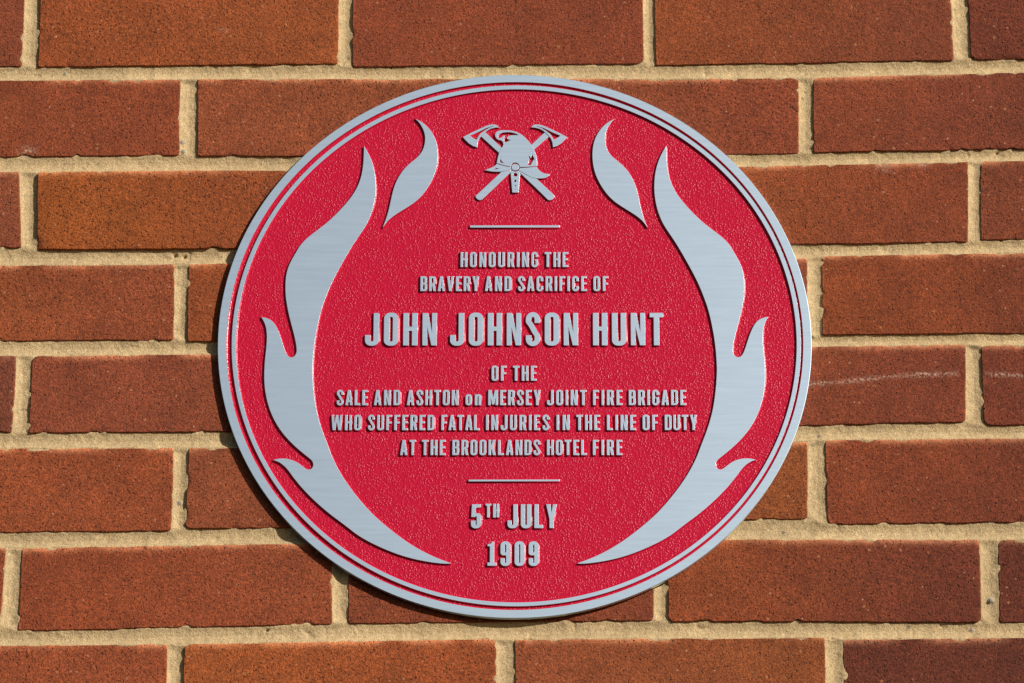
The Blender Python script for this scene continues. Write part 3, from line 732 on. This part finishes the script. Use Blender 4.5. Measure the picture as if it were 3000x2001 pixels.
def glyph(ch, s):
    W = 40.0
    h = 12.6                                  # thickness of horizontals
    def box_o(w, top=101, bot=-1, ro=17):
        ri = max(1.5, w / 2 - s - 0.3)
        return (rnd([(0, bot, ro), (w, bot, ro), (w, top, ro), (0, top, ro)]), [rnd([(s, bot + 13, ri), (w - s, bot + 13, ri), (w - s, top - 13, ri), (s, top - 13, ri)])])
    if ch in 'O0':
        w = W if ch == 'O' else 38
        return w, [box_o(w)]
    if ch == 'o':
        return 37, [box_o(37, 72)]
    if ch == 'n':
        return 37, [(rnd([(0, 0), (s, 0), (s, 59, 2), (37 - s, 59, 3), (37 - s, 0), (37, 0), (37, 72, 13), (s + 2, 72, 4), (s, 69), (s, 71), (0, 71)]), [])]
    if ch == 'H':
        return W, [([(0, 0), (s, 0), (s, 45), (W - s, 45), (W - s, 0), (W, 0), (W, 100), (W - s, 100), (W - s, 57.5), (s, 57.5), (s, 100), (0, 100)], [])]
    if ch == 'N':
        a = 13.6 if s < 16.5 else 14.6
        return W, [([(0, 0), (a, 0), (a - 0.6, 58), (25.5, 0), (W, 0), (W, 100), (W - a, 100), (W - a + 0.6, 38), (15.2, 100), (0, 100)], [])]
    if ch == 'J':
        w = 39
        return w, [(rnd([(0, -1, 17), (w, -1, 17), (w, 100), (w - s, 100), (w - s, 12, 4.5), (s, 12, 4.5), (s, 32), (0, 32)]), [])]
    if ch == 'U':
        return W, [(rnd([(0, -1, 17), (W, -1, 17), (W, 100), (W - s, 100), (W - s, 12.5, 4.5), (s, 12.5, 4.5), (s, 100), (0, 100)]), [])]
    if ch == 'S':
        c = s / 2
        path = [(W - c, 69), (W - c, 78)] + arc(W / 2, 81, W / 2 - c, 20 - h / 2 + 0.3, 0, 180) + [(c, 72)]
        path += [(c + (W - 2 * c) * u, 72 - 40 * (u * u * (3 - 2 * u) * 0.55 + 0.45 * u)) for u in np.linspace(0.08, 0.92, 9)]
        path += [(W - c, 28)] + arc(W / 2, 19, W / 2 - c, 20 - h / 2 + 0.3, 0, -180) + [(c, 22), (c, 31)]
        return W, [(stroke(path, s * 0.97), [])]
    if ch in 'CG':
        c = s / 2
        path = [(W - c, 66), (W - c, 78)] + arc(W / 2, 81, W / 2 - c, 20 - h / 2 + 0.3, 0, 180) + [(c, 72), (c, 50), (c, 28)] + arc(W / 2, 19, W / 2 - c, 20 - h / 2 + 0.3, 180, 360)
        if ch == 'C':
            return W, [(stroke(path + [(W - c, 22), (W - c, 34)], s), [])]
        return W, [(stroke(path + [(W - c, 22), (W - c, 52)], s), []), ([(W / 2 + 1.5, 41), (W - s + 0.2, 41), (W - s + 0.2, 52), (W / 2 + 1.5, 52)], [])]
    if ch == 'D':
        return W, [(rnd([(0, 0), (W, 0, 15), (W, 100, 15), (0, 100)]), [rnd([(s, h), (W - s, h, 4.5), (W - s, 100 - h, 4.5), (s, 100 - h)])])]
    if ch == 'B':
        return W, [(rnd([(0, 0), (W, 0, 13), (W, 47, 7), (W - 3.5, 51.5), (W - 1, 56, 6), (W - 1, 100, 13), (0, 100)]),
                    [rnd([(s, h), (W - s, h, 4.5), (W - s, 45, 4.5), (s, 45)]), rnd([(s, 57), (W - s - 1, 57, 4), (W - s - 1, 100 - h, 4), (s, 100 - h)])])]
    if ch == 'R':
        return W, [(rnd([(0, 0), (s, 0), (s, 42), (s + 3.5, 42), (W - s + 0.5, 0), (W + 1, 0), (W - 7, 46), (W - 0.5, 51, 6), (W - 0.5, 100, 14), (0, 100)]),
                    [rnd([(s, 53), (W - s - 0.5, 53, 4), (W - s - 0.5, 100 - h, 4), (s, 100 - h)])])]
    if ch == 'A':
        return 43, [([(0, 0), (14.2, 0), (16.4, 20), (26.6, 20), (28.8, 0), (43, 0), (29.5, 100), (13.5, 100)], [[(18.2, 33), (24.8, 33), (21.5, 73)]])]
    if ch == 'V':
        return 42, [([(13, 0), (29, 0), (42, 100), (27, 100), (21, 36), (15, 100), (0, 100)], [])]
    if ch == 'W':
        return 66, [([(8, 0), (23.5, 0), (33, 56), (42.5, 0), (58, 0), (66, 100), (51.5, 100), (47.8, 44), (39, 100), (27, 100), (18.2, 44), (14.5, 100), (0, 100)], [])]
    if ch == 'M':
        return 58, [([(0, 0), (13.8, 0), (13.8, 56), (23.5, 4), (34.5, 4), (44.2, 56), (44.2, 0), (58, 0), (58, 100), (39.5, 100), (29, 46), (18.5, 100), (0, 100)], [])]
    if ch == 'Y':
        return 42, [([(21 - s / 2, 0), (21 + s / 2, 0), (21 + s / 2, 38), (42, 100), (26.5, 100), (21, 64), (15.5, 100), (0, 100), (21 - s / 2, 38)], [])]
    if ch == 'K':
        return 43, [([(0, 0), (s, 0), (s, 30), (19.5, 40), (27, 0), (43.5, 0), (29.5, 57), (42.5, 100), (26.5, 100), (s, 58), (s, 100), (0, 100)], [])]
    if ch == 'T':
        w = 38
        return w, [([(w / 2 - s / 2, 0), (w / 2 + s / 2, 0), (w / 2 + s / 2, 86.5), (w, 86.5), (w, 100), (0, 100), (0, 86.5), (w / 2 - s / 2, 86.5)], [])]
    if ch == 'E':
        return 34, [([(0, 0), (34, 0), (34, h + 0.6), (s, h + 0.6), (s, 45), (31.5, 45), (31.5, 58), (s, 58), (s, 99.4 - h), (34, 99.4 - h), (34, 100), (0, 100)], [])]
    if ch == 'F':
        return 33, [([(0, 0), (s, 0), (s, 43), (30.5, 43), (30.5, 56.5), (s, 56.5), (s, 99.4 - h), (33, 99.4 - h), (33, 100), (0, 100)], [])]
    if ch == 'L':
        return 33, [([(0, 0), (33, 0), (33, h + 0.8), (s, h + 0.8), (s, 100), (0, 100)], [])]
    if ch == 'I':
        return s, [([(0, 0), (s, 0), (s, 100), (0, 100)], [])]
    if ch == '1':
        return 34, [([(0, 0), (34, 0), (34, 13), (25.5, 13), (25.5, 100), (17.5, 100), (14, 92), (0.5, 89), (0.5, 80.5), (9.5, 80.5), (9.5, 13), (0, 13)], [])]
    if ch == '9':
        w = 38
        return w, [(rnd([(0, -1, 17), (w, -1, 17), (w, 101, 17), (0, 101, 17), (0, 43, 15), (w - s, 43), (w - s, 12, 4), (s, 12, 4), (s, 31), (0, 31)]),
                    [rnd([(s, 55, 4), (w - s, 55, 4), (w - s, 88, 4), (s, 88, 4)])])]
    if ch == '5':
        w = 38
        return w, [(rnd([(0, -1, 17), (w, -1, 17), (w, 62, 14), (16.8, 62, 3), (18, 86.5), (36.5, 86.5), (36.5, 100), (3.5, 100), (1, 46.5), (s, 46.5), (s + 1, 50, 3), (w - s, 50, 4), (w - s, 12, 4), (s, 12, 4), (s, 31), (0, 31)]), [])]
    raise ValueError(ch)

def fix_e(shapes):
    return shapes

def word(text, x0, x1, zb, cap, s):
    k = cap / 100.0
    gl = [glyph(c, s) for c in text]
    nat = sum(g[0] for g in gl) * k
    n = len(text)
    gap = (x1 - x0 - nat) / (n - 1) if n > 1 else 0
    kx = k
    if n > 1 and gap < 0.06 * cap:
        gap = 0.10 * cap; kx = k * (x1 - x0 - gap * (n - 1)) / nat
    if n == 1:
        kx = (x1 - x0) / gl[0][0]
    x = x0; out = []
    for w, shapes in gl:
        for o, hs in shapes:
            f = lambda p: [(x + a * kx, zb + b * k) for a, b in p]
            out.append((f(o), [f(h) for h in hs]))
        x += w * kx + gap
    return out

def text_line(name, words, zb, cap, s, spread):
    shapes = []
    for t, x0, x1 in words:
        shapes += word(t, x0, x1, zb, cap, s)
    return relief(name, shapes, plaque, spread=spread, hole_spread=0.35, arris=0.016)

for li, (words, zb, cap) in enumerate(LINES):
    if li == 2:
        text_line('name_lettering', words, zb, cap, 15.2, 1.1)['label'] = 'large raised silver letters of the name'
    elif li in (7, 8, 9):
        text_line('date_lettering', words, zb, cap, 16.2, 1.0)
    else:
        text_line('inscription_lettering', words, zb, cap, 14.2, 0.9)
